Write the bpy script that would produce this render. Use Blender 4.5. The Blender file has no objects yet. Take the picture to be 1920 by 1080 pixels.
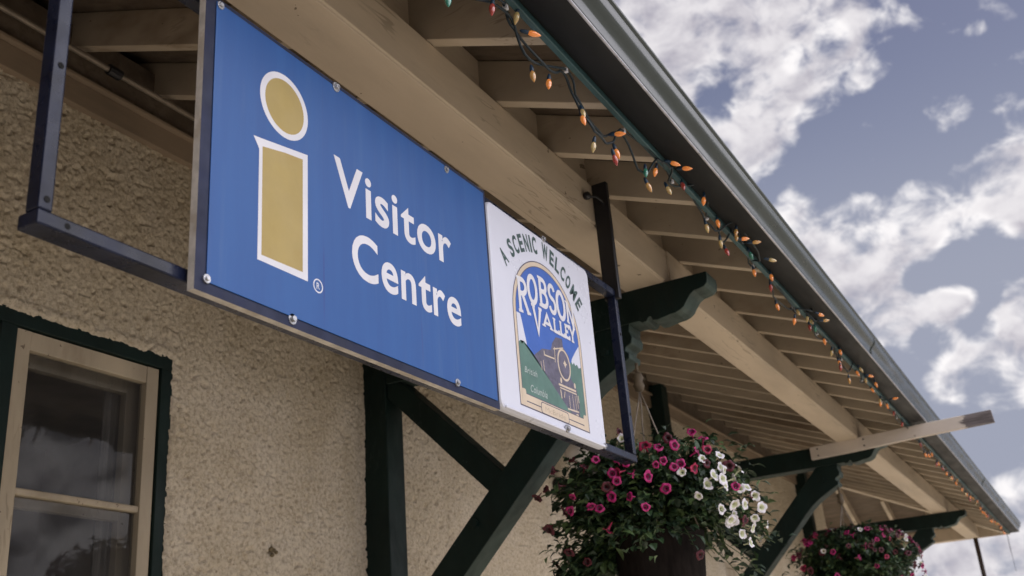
import bpy, bmesh, math, random
import numpy as np
from mathutils import Vector, Matrix
C = bpy.context.scene
COL = C.collection
R = math.radians
S, H0 = 3.0, 1.6            # one plan unit = 3 m, lens 1.6 m above the ground
def W(p): return Vector((p[0]*S, p[1]*S, p[2]*S + H0))

# ------------------------------------------------------------------ camera
cam = bpy.data.cameras.new('camera'); co = bpy.data.objects.new('camera', cam); COL.objects.link(co)
RM = np.array([[0.48687765, -0.870236, -0.07509629], [0.29337885, 0.24390569, -0.92435862], [0.82272657, 0.42801789, 0.37406107]])
m3 = Matrix((RM[0].tolist(), (-RM[1]).tolist(), (-RM[2]).tolist())).transposed()
co.matrix_world = Matrix.Translation((0, 0, H0)) @ m3.to_4x4()
cam.sensor_width = 36; cam.lens = 36*1947.1/1920; cam.clip_end = 6000; cam.clip_start = 0.05
cam.dof.use_dof = True; cam.dof.focus_distance = 2.75; cam.dof.aperture_fstop = 5.0
C.camera = co

# ------------------------------------------------------------------ sun, sky, exposure
SUN_EL, SUN_AZ = R(60), R(106)      # azimuth measured from +Y towards +X: the sun stands beyond the far end of the eave, a little out in front
sd = Vector((math.sin(SUN_AZ)*math.cos(SUN_EL), math.cos(SUN_AZ)*math.cos(SUN_EL), math.sin(SUN_EL)))
sl = bpy.data.lights.new('sun', 'SUN'); sl.energy = 3.3; sl.angle = R(0.5); sl.color = (1, .93, .81)
so = bpy.data.objects.new('sun', sl); COL.objects.link(so); so.rotation_euler = sd.to_track_quat('Z', 'Y').to_euler(); so.location = (0, 0, 30)
C.view_settings.view_transform = 'Standard'; C.view_settings.look = 'None'; C.view_settings.gamma = 1
C.view_settings.exposure = 0.60
C.render.resolution_x, C.render.resolution_y = 1024, 576
C.cycles.max_bounces = 8; C.cycles.diffuse_bounces = 5

class NT:
    def __init__(s, tree): s.t = tree; s.n = tree.nodes; s.l = tree.links
    def add(s, typ, **k):
        n = s.n.new(typ)
        ins = k.pop('ins', {})
        for a, v in k.items(): setattr(n, a, v)
        for a, v in ins.items(): s.put(n.inputs[a], v)
        return n
    def put(s, sock, v):
        if isinstance(v, bpy.types.NodeSocket): s.l.new(v, sock)
        elif isinstance(v, bpy.types.Node): s.l.new(v.outputs[0], sock)
        else: sock.default_value = v
    def math(s, op, a, b=0.0, c=None, clamp=False):
        n = s.add('ShaderNodeMath', operation=op, use_clamp=clamp); s.put(n.inputs[0], a); s.put(n.inputs[1], b)
        if c is not None: s.put(n.inputs[2], c)
        return n.outputs[0]
    def mix(s, f, a, b, blend='MIX'):
        n = s.add('ShaderNodeMix', data_type='RGBA', blend_type=blend)
        s.put(n.inputs['Factor'], f); s.put(n.inputs['A'], a); s.put(n.inputs['B'], b); return n.outputs['Result']
    def ramp(s, f, lo, hi, a=0.0, b=1.0, smooth=True):
        n = s.add('ShaderNodeMapRange', interpolation_type='SMOOTHSTEP' if smooth else 'LINEAR')
        for i, v in enumerate((f, lo, hi, a, b)): s.put(n.inputs[i], v)
        return n.outputs[0]
    def noise(s, vec, scale, detail=4, rough=.55, dist=0.0):
        n = s.add('ShaderNodeTexNoise'); s.put(n.inputs['Vector'], vec)
        n.inputs['Scale'].default_value = scale; n.inputs['Detail'].default_value = detail
        n.inputs['Roughness'].default_value = rough; n.inputs['Distortion'].default_value = dist
        return n.outputs['Fac']

world = bpy.data.worlds.new('World'); C.world = world; world.use_nodes = True
wt = NT(world.node_tree); wt.n.clear()
sky = wt.add('ShaderNodeTexSky', sky_type='NISHITA', sun_disc=False, sun_elevation=SUN_EL, sun_rotation=SUN_AZ, altitude=700, air_density=1.0, dust_density=1.5, ozone_density=1.5)
tc = wt.add('ShaderNodeTexCoord').outputs['Generated']
sqz = wt.add('ShaderNodeVectorMath', operation='MULTIPLY', ins={0: tc, 1: (1, 1, 1.4)}).outputs[0]
def raydir(px, py):
    v = RM.T @ np.array([(px-960)/1947.1, (py-540)/1947.1, 1.0]); return tuple((v/np.linalg.norm(v)).tolist())
# cloud banks: directions in the sky, angular radius, weight (negative = clear patches)
BANKS = [(1250, 60, 250, .62), (1380, 90, 190, .40), (1480, 30, 150, .42), (1380, 220, 110, .48), (1600, 0, 110, .30), (1250, 200, 120, .35), (1450, 150, 90, .25),
         (1580, 460, 95, .62), (1690, 440, 95, .55), (1780, 410, 90, .55), (1870, 375, 90, .55), (1950, 340, 90, .5), (1620, 540, 110, .60), (1700, 570, 90, .55), (1780, 590, 70, .45),
         (1930, 540, 85, .70), (1890, 590, 45, .3), (1770, 690, 60, .45), (1850, 675, 95, .75), (1930, 650, 100, .75), (1870, 1060, 170, .75), (1770, 1000, 110, .45),
         (1775, 205, 42, .50), (1650, 135, 36, .42), (1610, 160, 24, .35), (1480, 390, 30, .36), (1640, 240, 26, .25), (1780, 240, 20, .2), (1820, 0, 70, .30), (1900, 200, 30, .3), (1830, 55, 18, .25),
         (1340, 150, 40, -.22), (1340, 200, 34, -.30), (1560, 70, 30, -.28), (1490, 110, 26, -.25), (1530, 230, 40, -.3),
         (1660, 300, 150, -.30), (1800, 110, 130, -.30), (1840, 480, 60, -.75), (1725, 520, 28, -.55), (1790, 500, 40, -.55), (1850, 560, 24, -.4), (1750, 645, 34, -.5), (1830, 610, 30, -.45), (1700, 690, 50, -.5), (1850, 830, 130, -.35)]
acc = {True: 0.0, False: 0.0}
for px, py, r, w in BANKS:
    d = wt.add('ShaderNodeVectorMath', operation='DOT_PRODUCT', ins={0: tc, 1: raydir(px, py)}).outputs['Value']
    g = wt.ramp(d, math.cos(r*1.35/1947.1), 1.0, 0.0, w)
    acc[w > 0] = wt.math('ADD', acc[w > 0], g)
# a broad bright cloud deck out over the tracks, under the sun (behind the camera)
front = wt.ramp(wt.add('ShaderNodeVectorMath', operation='DOT_PRODUCT', ins={0: tc, 1: (-.05, -.95, .30)}).outputs['Value'], .30, .92)
bank = wt.math('ADD', wt.math('MINIMUM', wt.math('MULTIPLY_ADD', front, .6, acc[True]), .62), acc[False])
def cloud_noise(vec):
    big = wt.noise(vec, 11.0, 4, .5, .4)
    puff = wt.noise(vec, 26.0, 8, .555, .35)
    return wt.math('ADD', wt.math('MULTIPLY_ADD', big, 1.1, -.55), wt.math('MULTIPLY_ADD', puff, 1.95, -.975))
n1 = cloud_noise(sqz)
dens = wt.math('ADD', n1, bank)
mask = wt.ramp(dens, .06, .66)
# soft relief of the billows: the same field a little higher up in the sky
off = wt.add('ShaderNodeVectorMath', operation='ADD', ins={0: sqz, 1: (-.006, .005, .024)}).outputs[0]
n2 = cloud_noise(off)
relief = wt.ramp(wt.math('SUBTRACT', n1, n2), -.75, .55)
core = wt.ramp(wt.math('ADD', bank, wt.math('MULTIPLY', n1, .30)), .30, .78, 0.0, 1.0)   # thick cores are grey
lum = wt.math('ADD', wt.math('MULTIPLY', relief, .75), wt.math('MULTIPLY_ADD', core, -.55, .50), clamp=True)
ccol = wt.mix(lum, (.205, .193, .248, 1), (.66, .64, .645, 1))
ccol = wt.mix(1.0, ccol, wt.mix(front, (1, 1, 1, 1), (4.0, 4.0, 4.1, 1)), 'MULTIPLY')
skyc = wt.mix(1.0, sky.outputs[0], (.037, .033, .036, 1), 'MULTIPLY')
haze_low = wt.add('ShaderNodeSeparateXYZ', ins={0: tc}).outputs['Z']
hz = wt.ramp(haze_low, .30, .58, .92, .10)
skyc = wt.mix(hz, skyc, (.238, .253, .315, 1))
final = wt.mix(mask, skyc, ccol)
bg = wt.add('ShaderNodeBackground', ins={'Color': final, 'Strength': 1.0})
wo = wt.add('ShaderNodeOutputWorld', ins={'Surface': bg})

# ------------------------------------------------------------------ materials
def mat(name, col, rough=.6, var=.15, vscale=6.0, stretch=(1, 1, 1), spec=.4, metal=0.0, bump=0.0, bscale=40.0, chips=None, dirt=None, coat=0.0, cracks=None, **kw):
    m = bpy.data.materials.new(name); m.use_nodes = True
    t = NT(m.node_tree); b = t.n['Principled BSDF']
    pos = t.add('ShaderNodeNewGeometry').outputs['Position']
    vec = t.add('ShaderNodeVectorMath', operation='MULTIPLY', ins={0: pos, 1: stretch}).outputs[0]
    n = t.noise(vec, vscale, 6, .6)
    c = t.mix(t.ramp(n, .3, .7), tuple(x*(1-var) for x in col) + (1,), tuple(min(1, x*(1+var)) for x in col) + (1,))
    if dirt:      # (colour, scale, threshold)
        nd = t.noise(vec, dirt[1], 5, .65)
        c = t.mix(t.ramp(nd, dirt[2], dirt[2]+.12, 0, dirt[3] if len(dirt) > 3 else .6), c, dirt[0] + (1,))
    if chips:
        nc = t.noise(pos, chips[1], 3, .6, .4)
        c = t.mix(t.ramp(nc, chips[2], chips[2]+.02), c, chips[0] + (1,))
    if cracks:    # (colour, stretch, scale, width): hairlines in the paint running with the grain
        cv = t.add('ShaderNodeVectorMath', operation='MULTIPLY', ins={0: pos, 1: cracks[1]}).outputs[0]
        nk = t.math('ABSOLUTE', t.math('SUBTRACT', t.noise(cv, cracks[2], 3, .6, .3), .5))
        gate = t.ramp(t.noise(pos, 2.3, 3, .6), .50, .62)
        c = t.mix(t.math('MULTIPLY', t.ramp(nk, cracks[3]*.4, cracks[3], .45, 0), gate), c, cracks[0] + (1,))
    t.put(b.inputs['Base Color'], c)
    t.put(b.inputs['Roughness'], t.ramp(t.noise(vec, vscale*2.3, 4), .25, .75, max(.03, rough-.1), min(1, rough+.1)))
    b.inputs['Specular IOR Level'].default_value = spec; b.inputs['Metallic'].default_value = metal
    b.inputs['Coat Weight'].default_value = coat
    if bump:
        bn = t.add('ShaderNodeBump', ins={'Strength': bump, 'Distance': .004, 'Height': t.noise(vec, bscale, 5, .6)})
        t.put(b.inputs['Normal'], bn)
    for k, v in kw.items(): b.inputs[k].default_value = v
    return m
M = {}
M['cream_x'] = mat('cream_paint_beam', (.52, .43, .33), .6, .14, 3, (.25, 1, 1), bump=.5, bscale=22, cracks=((.16, .12, .08), (.22, 2.2, 2.2), 5, .012), chips=((.17, .13, .09), 15, .705), dirt=((.36, .27, .17), 2.2, .55, .5))
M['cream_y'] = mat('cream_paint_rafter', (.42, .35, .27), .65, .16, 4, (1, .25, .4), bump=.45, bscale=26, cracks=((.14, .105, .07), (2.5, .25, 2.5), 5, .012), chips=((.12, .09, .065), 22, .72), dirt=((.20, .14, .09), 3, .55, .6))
M['cream_z'] = mat('cream_paint_window', (.40, .335, .245), .55, .18, 5, (1, 1, .25), bump=.4, bscale=24, chips=((.16, .12, .085), 26, .69), cracks=((.17, .13, .09), (2, 2, .3), 7, .012), dirt=((.24, .18, .12), 4, .54, .5))
M['brown_trim'] = mat('brown_trim', (.25, .19, .135), .7, .2, 5, (.3, 1, 1), bump=.3, bscale=20, chips=((.08, .06, .045), 16, .70))
M['deck'] = mat('soffit_board', (.125, .095, .070), .75, .3, 8, (3, .4, 3), bump=.5, bscale=10, dirt=((.09, .065, .045), 4, .5, .7))
M['green'] = mat('dark_green_paint', (.0040, .0140, .0120), .55, .25, 6, (1, 1, .5), spec=.25, bump=.5, bscale=26, chips=((.035, .05, .045), 34, .73), cracks=((.03, .042, .038), (1.5, 1.5, .35), 8, .010))
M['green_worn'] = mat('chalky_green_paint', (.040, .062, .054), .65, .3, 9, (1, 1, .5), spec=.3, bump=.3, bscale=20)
M['teal'] = mat('teal_fascia_paint', (.036, .085, .095), .5, .2, 7, (.4, 1, 1), bump=.2, bscale=25)
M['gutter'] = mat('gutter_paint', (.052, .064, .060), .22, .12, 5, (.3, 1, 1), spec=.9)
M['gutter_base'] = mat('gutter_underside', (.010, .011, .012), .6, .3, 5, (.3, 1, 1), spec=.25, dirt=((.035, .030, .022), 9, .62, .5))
M['bead'] = mat('worn_gutter_edge', (.42, .42, .45), .35, .2, 20, metal=.6)
M['gutter_end'] = M['gutter']
M['shingle'] = mat('shingle', (.05, .05, .05), .9, .4, 20)
M['steel'] = mat('navy_steel', (.0045, .0075, .022), .30, .5, 9, (1, 1, 1), spec=.35, coat=.08, bump=.15, bscale=18, chips=((.085, .085, .11), 20, .69), dirt=((.014, .020, .045), 5, .5, .6))
M['blackiron'] = mat('black_iron', (.009, .009, .012), .45, .3, 8, spec=.5, chips=((.09, .07, .06), 28, .77))
M['boardedge'] = mat('white_board_edge', (.48, .44, .39), .7, .2, 20, dirt=((.35, .29, .22), 9, .5, .6))
M['navy'] = mat('navy_sign_border', (.010, .015, .045), .5, .25, 10, spec=.3)
M['vinyl'] = mat('white_vinyl', (.66, .66, .70), .4, .05, 9, spec=.4, dirt=((.55, .52, .47), 14, .6, .4))
M['yellow'] = mat('yellow_vinyl', (.37, .275, .085), .4, .07, 7, dirt=((.35, .24, .06), 6, .54, .4))
M['plastic'] = mat('white_sign_plastic', (.63, .65, .74), .35, .03, 3, spec=.4)
M['ink_green'] = mat('dark_green_ink', (.035, .075, .070), .45, .15, 20)
M['art_blue'] = mat('emblem_blue', (.035, .115, .44), .4, .06, 10)
M['art_green'] = mat('emblem_green', (.088, .180, .150), .4, .12, 10)
M['art_engine'] = mat('emblem_engine', (.105, .098, .145), .4, .25, 40)
M['art_cream'] = mat('emblem_cream', (.60, .50, .38), .4, .06, 20)
M['art_dark'] = mat('emblem_outline', (.09, .08, .12), .4, .1, 20)
M['art_tan'] = mat('emblem_tan_ink', (.42, .34, .25), .4, .1, 40)
M['art_script'] = mat('emblem_script', (.40, .47, .45), .4, .1, 40)
M['zinc'] = mat('zinc_bolt', (.45, .45, .46), .3, .2, 60, metal=.9)
M['wire'] = mat('green_cord', (.007, .016, .020), .45, .2, 50)
M['socket'] = mat('blue_green_socket', (.008, .028, .055), .4, .2, 50)
M['pot'] = mat('dark_fibre_pot', (.011, .0085, .0075), .95, .4, 30, (1, 1, .35), spec=.1, bump=.8, bscale=45)
M['conduit'] = mat('conduit_metal', (.24, .20, .16), .45, .15, 20, metal=.3)
M['hook'] = mat('worn_wood_pulley', (.13, .10, .065), .7, .2, 20)
M['plank'] = mat('white_painted_plank', (.60, .53, .47), .65, .1, 5, (1, .3, 1), bump=.3, bscale=30, chips=((.25, .20, .17), 24, .72))
def plank_mat():
    m = M['plank']; t = NT(m.node_tree); b = t.n['Principled BSDF']
    paint = b.inputs['Base Color'].links[0].from_socket
    pos = t.add('ShaderNodeNewGeometry').outputs['Position']; y = t.add('ShaderNodeSeparateXYZ', ins={0: pos}).outputs['Y']
    n = t.noise(t.add('ShaderNodeVectorMath', operation='MULTIPLY', ins={0: pos, 1: (4, 1, 4)}).outputs[0], 6, 5, .6)
    f = t.ramp(t.math('ADD', y, t.math('MULTIPLY_ADD', n, .36, -.18)), .205*S-.012, .205*S+.012, 1, 0)
    g = t.noise(t.add('ShaderNodeVectorMath', operation='MULTIPLY', ins={0: pos, 1: (1, .12, 1.6)}).outputs[0], 30, 5, .65)
    bare = t.mix(t.ramp(g, .3, .7), (.10, .085, .085, 1), (.23, .20, .20, 1))
    t.put(b.inputs['Base Color'], t.mix(f, paint, bare))
plank_mat()
M['globe'] = mat('opal_glass', (.66, .65, .66), .3, .04, 4)
M['pole'] = mat('brown_pole', (.05, .035, .028), .7, .2, 10)
M['dab'] = mat('mud', (.17, .135, .08), .95, .4, 60, bump=.8, bscale=120)
M['stem'] = mat('plant_stem', (.06, .09, .03), .6, .2, 30)
for i, c in enumerate([(.015, .034, .016), (.029, .062, .024), (.070, .115, .040)]):
    M['leaf%d' % i] = mat('leaf_%s' % ('dark', 'mid', 'pale')[i], c, .5, .2, 20)
PET = {'pink': ((.36, .009, .12), (.07, .003, .025)), 'white': ((.66, .64, .68), (.50, .52, .34)), 'dark': ((.075, .006, .016), (.02, .002, .004)), 'red': ((.30, .012, .06), (.05, .003, .01))}
for k, (a, b) in PET.items():
    M['pet_' + k] = mat('petal_' + k, a, .55, .12, 30); M['thr_' + k] = mat('throat_' + k, b, .6, .1, 30)
BUL = {'o': (.74, .25, .055), 'a': (.50, .27, .08), 'y': (.52, .38, .16), 'r': (.38, .06, .045), 'g': (.04, .22, .15)}
EM = {'o': .16, 'a': .05, 'y': .04, 'r': .03, 'g': .02}
for k, c in BUL.items():
    M['bulb_' + k] = mat('bulb_' + {'o': 'orange', 'a': 'amber', 'y': 'yellow', 'r': 'red', 'g': 'green'}[k], c, .18, .16, 30, spec=.6, coat=.4, **{'Transmission Weight': .08, 'Emission Color': c + (1,), 'Emission Strength': EM[k], 'Subsurface Weight': .3, 'Subsurface Scale': .01})

def stucco():
    m = bpy.data.materials.new('rough_tan_stucco'); m.use_nodes = True
    t = NT(m.node_tree); b = t.n['Principled BSDF']
    pos = t.add('ShaderNodeNewGeometry').outputs['Position']
    n = t.noise(pos, 2.2, 6, .65); f = t.noise(pos, 60, 4, .7)
    c = t.mix(t.ramp(n, .35, .65), (.575, .495, .375, 1), (.66, .585, .475, 1))
    c = t.mix(t.ramp(f, .3, .62, .55, 0), c, (.20, .15, .095, 1))
    c = t.mix(t.ramp(t.noise(pos, 48, 3, .5), .66, .74, 0, .6), c, (.16, .125, .08, 1))
    c = t.mix(t.ramp(t.noise(pos, 1.1, 4, .6), .56, .72, 0, .35), c, (.44, .40, .33, 1))
    sv = t.add('ShaderNodeVectorMath', operation='MULTIPLY', ins={0: pos, 1: (3.2, 1, .45)}).outputs[0]
    c = t.mix(t.ramp(t.noise(sv, 1.8, 5, .62), .50, .72, 0, .30), c, (.36, .295, .20, 1))
    t.put(b.inputs['Base Color'], c); b.inputs['Roughness'].default_value = .95; b.inputs['Specular IOR Level'].default_value = .15
    bn = t.add('ShaderNodeBump', ins={'Strength': .8, 'Distance': .006, 'Height': t.noise(pos, 85, 4, .7)})
    t.put(b.inputs['Normal'], bn); return m
M['stucco'] = stucco()
def bluesheet():
    m = bpy.data.materials.new('blue_sign_vinyl'); m.use_nodes = True
    t = NT(m.node_tree); b = t.n['Principled BSDF']
    pos = t.add('ShaderNodeNewGeometry').outputs['Position']
    x = t.add('ShaderNodeSeparateXYZ', ins={0: pos})
    n = t.noise(t.add('ShaderNodeVectorMath', operation='MULTIPLY', ins={0: pos, 1: (6, 1, .6)}).outputs[0], 3, 5, .6)
    c = t.mix(t.ramp(n, .3, .7), (.008, .072, .268, 1), (.011, .085, .295, 1))
    for xs, z0, z1, w in ((.5374*S, .262*S+H0, .305*S+H0, .0016), (.661*S, .262*S+H0, .285*S+H0, .0014), (.5374*S, .25*S+H0, .46*S+H0, .0010), (.661*S, .25*S+H0, .46*S+H0, .0010)):
        d = t.math('ABSOLUTE', t.math('SUBTRACT', x.outputs['X'], xs))
        f = t.math('MULTIPLY', t.ramp(d, w, w*2.2, 1, 0), t.math('MULTIPLY', t.ramp(x.outputs['Z'], z0-.02, z0+.03), t.ramp(x.outputs['Z'], z1, z1+.04, 1, 0)))
        c = t.mix(t.math('MULTIPLY', f, .75 if w > .0012 else .25), c, (.012, .045, .22, 1))
    st_ = t.noise(t.add('ShaderNodeVectorMath', operation='MULTIPLY', ins={0: pos, 1: (14, 1, .9)}).outputs[0], 3, 5, .6)
    c = t.mix(t.math('MULTIPLY', t.ramp(st_, .50, .72, 0, .22), t.ramp(t.noise(pos, 2.0, 3, .6), .35, .65)), c, (.075, .145, .30, 1))
    t.put(b.inputs['Base Color'], c); b.inputs['Roughness'].default_value = .38; b.inputs['Specular IOR Level'].default_value = .45
    bn = t.add('ShaderNodeBump', ins={'Strength': .12, 'Distance': .004, 'Height': t.noise(pos, 9, 3, .5)}); t.put(b.inputs['Normal'], bn)
    return m
M['blue'] = bluesheet()
def glass():
    m = bpy.data.materials.new('window_glass'); m.use_nodes = True
    t = NT(m.node_tree); t.n.clear()
    pos = t.add('ShaderNodeNewGeometry').outputs['Position']
    bn = t.add('ShaderNodeBump', ins={'Strength': .06, 'Distance': .02, 'Height': t.noise(pos, 3.0, 2, .5)})
    df = t.add('ShaderNodeBsdfDiffuse', ins={'Color': (.36, .34, .33, 1)})
    g = t.add('ShaderNodeBsdfGlossy', ins={'Roughness': .03, 'Normal': bn}); tr = t.add('ShaderNodeBsdfTransparent', ins={'Color': (.62, .64, .66, 1)})
    fr = t.add('ShaderNodeFresnel', ins={'IOR': 1.6, 'Normal': bn})
    mx = t.add('ShaderNodeMixShader', ins={0: t.math('MULTIPLY', fr, .32, clamp=True), 1: tr, 2: g})
    dust = t.add('ShaderNodeMixShader', ins={0: t.ramp(t.noise(pos, 2.5, 5, .6), .3, .8, .05, .13), 1: mx, 2: df})
    t.add('ShaderNodeOutputMaterial', ins={0: dust}); return m
M['glass'] = glass()
M['room'] = mat('dim_room', (.40, .35, .30), .9, .2, 2)
M['room_dark'] = mat('dark_hole', (.004, .004, .004), .9, .1, 5)
M['curtain'] = mat('curtain', (.20, .19, .18), .9, .2, 12, (4, 4, .3))
M['ground'] = mat('pale_platform_paving', (.50, .455, .38), .9, .12, 1.2, dirt=((.30, .27, .23), .7, .5, .5), bump=.3, bscale=30)
M['ballast'] = mat('dark_gravel', (.13, .12, .11), .95, .3, 2.0, bump=.5, bscale=25)
M['hill'] = mat('wooded_hill', (.05, .065, .05), .95, .4, .02)

# ------------------------------------------------------------------ mesh building
class MB:
    def __init__(s): s.v = []; s.f = []; s.mi = []; s.cur = 0
    def add(s, vs, fs):
        b = len(s.v); s.v += [tuple(v) for v in vs]
        for f in fs: s.f.append([b+i for i in f]); s.mi.append(s.cur)
    def box(s, lo, hi):
        x0, y0, z0 = lo; x1, y1, z1 = hi
        s.add([(x0, y0, z0), (x1, y0, z0), (x1, y1, z0), (x0, y1, z0), (x0, y0, z1), (x1, y0, z1), (x1, y1, z1), (x0, y1, z1)],
              [(0, 3, 2, 1), (4, 5, 6, 7), (0, 1, 5, 4), (1, 2, 6, 5), (2, 3, 7, 6), (3, 0, 4, 7)])
    def prism_x(s, prof, x0, x1):       # prof = [(y, z)] extruded along X
        n = len(prof)
        a = sum(prof[i][0]*prof[(i+1) % n][1]-prof[(i+1) % n][0]*prof[i][1] for i in range(n))
        if a < 0: prof = prof[::-1]
        vs = [(x0, y, z) for y, z in prof] + [(x1, y, z) for y, z in prof]
        s.add(vs, [list(range(n))[::-1], list(range(n, 2*n))] + [(i, (i+1) % n, n+(i+1) % n, n+i) for i in range(n)])
    def prism_y(s, prof, y0, y1):       # prof = [(x, z)] extruded along Y
        n = len(prof)
        a = sum(prof[i][0]*prof[(i+1) % n][1]-prof[(i+1) % n][0]*prof[i][1] for i in range(n))
        if a < 0: prof = prof[::-1]
        vs = [(x, y0, z) for x, z in prof] + [(x, y1, z) for x, z in prof]
        s.add(vs, [list(range(n)), list(range(n, 2*n))[::-1]] + [(n+i, n+(i+1) % n, (i+1) % n, i) for i in range(n)])
    def tube(s, path, r, n=8, cap=True):
        P = [Vector(p) for p in path]; rs = r if isinstance(r, (list, tuple)) else [r]*len(P)
        up = None; rings = []
        for i, p in enumerate(P):
            t = (P[min(i+1, len(P)-1)]-P[max(i-1, 0)]).normalized()
            if up is None: up = t.orthogonal().normalized()
            up = (up - t*up.dot(t)); up = up.normalized() if up.length > 1e-6 else t.orthogonal().normalized()
            w = t.cross(up)
            rings.append([p+(up*math.cos(2*math.pi*k/n)+w*math.sin(2*math.pi*k/n))*rs[i] for k in range(n)])
        vs = [v for r_ in rings for v in r_]; fs = []
        for i in range(len(P)-1):
            for k in range(n): fs.append((i*n+k, i*n+(k+1) % n, (i+1)*n+(k+1) % n, (i+1)*n+k))
        if cap: fs += [list(range(n))[::-1], [len(vs)-n+k for k in range(n)]]
        s.add(vs, fs)
    def lathe(s, prof, c, n=24, jit=None):  # prof = [(r, z)] about vertical axis at c
        vs = []; fs = []
        for i, (r, z) in enumerate(prof):
            for k in range(n):
                rr = r*(1+(jit(i, k) if jit else 0)); a = 2*math.pi*k/n
                vs.append((c[0]+rr*math.cos(a), c[1]+rr*math.sin(a), c[2]+z))
        for i in range(len(prof)-1):
            for k in range(n): fs.append((i*n+k, i*n+(k+1) % n, (i+1)*n+(k+1) % n, (i+1)*n+k))
        s.add(vs, fs)
    def worn(s, test):      # second material slot for the weathered outward faces
        for i, f in enumerate(s.f):
            a, b, c = (Vector(s.v[k]) for k in f[:3]); n = (b-a).cross(c-b)
            if n.length > 0 and test(n.normalized()): s.mi[i] = 1
    def build(s, name, mats, parent=None, smooth=False, bevel=0.0, units=True, label=None):
        me = bpy.data.meshes.new(name)
        root = parent
        while root is not None and root.parent is not None: root = root.parent
        o0 = Vector(root['o0']) if root is not None else Vector((0, 0, 0))
        vs = [tuple(W(v)-o0) for v in s.v] if units else s.v
        me.from_pydata(vs, [], s.f)
        for m_ in (mats if isinstance(mats, list) else [mats]): me.materials.append(m_)
        if isinstance(mats, list): me.polygons.foreach_set('material_index', s.mi)
        if smooth: me.polygons.foreach_set('use_smooth', [True]*len(me.polygons))
        me.update()
        o = bpy.data.objects.new(name, me); COL.objects.link(o)
        if parent is not None: o.parent = parent
        if bevel:
            b = o.modifiers.new('bevel', 'BEVEL'); b.width = bevel; b.segments = 2; b.limit_method = 'ANGLE'; b.angle_limit = R(40)
        if label: o['label'] = label
        return o
def thing(name, label, cat, at, group=None):
    o = bpy.data.objects.new(name, None); COL.objects.link(o); o.empty_display_size = .2
    o.location = W(at); o['o0'] = tuple(W(at)); o['label'] = label; o['category'] = cat
    if group: o['group'] = group
    return o
def tag(o, label, cat): o['label'] = label; o['category'] = cat

T = math.tan(R(21.5)); C0 = .4401
def zr(y): return C0 + T*y           # underside of the rafters
RD = .053                              # rafter depth
XE, YF = 5.385, .318                   # outer roof corner
GZ = -H0/S

# ------------------------------------------------------------------ setting
mb = MB(); g0 = GZ-.10; mb.add([(-900, -900, g0), (900, -900, g0), (900, 900, g0), (-900, 900, g0)], [(0, 1, 2, 3)])
g = mb.build('ground', M['ballast']); g['kind'] = 'structure'
mb = MB(); mb.box((.02, -.95, GZ-.099), (7.5, 3.9, GZ)); g = mb.build('platform', M['ground'], bevel=.01); g['kind'] = 'structure'
rnd = random.Random(5)
mb = MB(); prev = None; N = 90
ring = []
for k in range(N+1):
    a = math.pi*.60 + (math.pi*1.30)*k/N
    h = (95 if k < 28 else max(30, 95-8*(k-28))) + 16*math.sin(k*.35) + 9*math.sin(k*.9+1) + rnd.uniform(-2, 2)
    ring.append((a, h))
vs = []; fs = []
for a, h in ring:
    for rr, zz in ((330, GZ-1.5), (400, h*.45), (470, h), (560, GZ-1.5)): vs.append((rr*math.cos(a), rr*math.sin(a), zz))
for k in range(N):
    for j in range(3): fs.append((k*4+j, (k+1)*4+j, (k+1)*4+j+1, k*4+j+1))
mb.add(vs, fs); h = mb.build('hills', M['hill'], smooth=True); h['kind'] = 'structure'

# ------------------------------------------------------------------ station building
bld = thing('station_building', 'tan stucco station building with dark green trim and deep timber eaves', 'building', (1.5, 1.0, GZ))
# stucco wall (rough-cast relief is real geometry near the lens)
def lattice(u, v, seed):
    rs = np.random.RandomState(seed); tab = rs.rand(256, 256)
    iu = np.floor(u).astype(int); iv = np.floor(v).astype(int); fu = u-iu; fv = v-iv
    fu = fu*fu*(3-2*fu); fv = fv*fv*(3-2*fv)
    g_ = lambda a, b: tab[a % 256, b % 256]
    return (g_(iu, iv)*(1-fu)+g_(iu+1, iv)*fu)*(1-fv)+(g_(iu, iv+1)*(1-fu)+g_(iu+1, iv+1)*fu)*fv
def stepped(marks):
    out = [marks[0][0]]
    for (a, _), (b, st) in zip(marks, marks[1:]):
        n = max(1, int(round((b-a)/st))); out += [a+(b-a)*(i+1)/n for i in range(n)]
    return np.array(out)
OPEN = [(.460, .9375, -.10, .4595), (3.175, 3.455, -.10, .367)]
xs = stepped([(-1.5, 0), (.15, .05), (.460, .0024), (.9375, .0018), (1.75, .0018), (3.175, .006), (3.455, .01), (4.70, .012)])
zs = stepped([(GZ, 0), (-.10, .03), (.0, .01), (.367, .0019), (.4595, .0019), (.86, .0021)])
XX, ZZ = np.meshgrid(xs, zs, indexing='ij')
u, v = XX*S, ZZ*S
wu = u + .012*(lattice(u*40, v*40, 1)-.5); wv = v + .012*(lattice(u*40+9, v*40, 2)-.5)
d1 = np.abs(lattice(wu*42, wv*50, 3)-.5)*2; d2 = np.abs(lattice(wu*84+3, wv*94, 4)-.5)*2
d3 = np.abs(lattice(wu*140+13, wv*150, 15)-.5)*2
d = .20*(1-d1)**1.5 + .46*(1-d2) + .34*(1-d3) + .25*lattice(wu*15, wv*17, 5) + .22*lattice(u*190, v*190, 6)
pit = np.clip((lattice(wu*46+31, wv*52+17, 8)-.74)/.14, 0, 1)+.7*np.clip((lattice(wu*88+5, wv*80+41, 9)-.80)/.12, 0, 1)
YY = 1.0 - (d-.4)*.0028 + .0032*pit - .0030*(lattice(u*2.2, v*2.2, 7)-.5)
near = np.zeros_like(XX)
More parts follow.
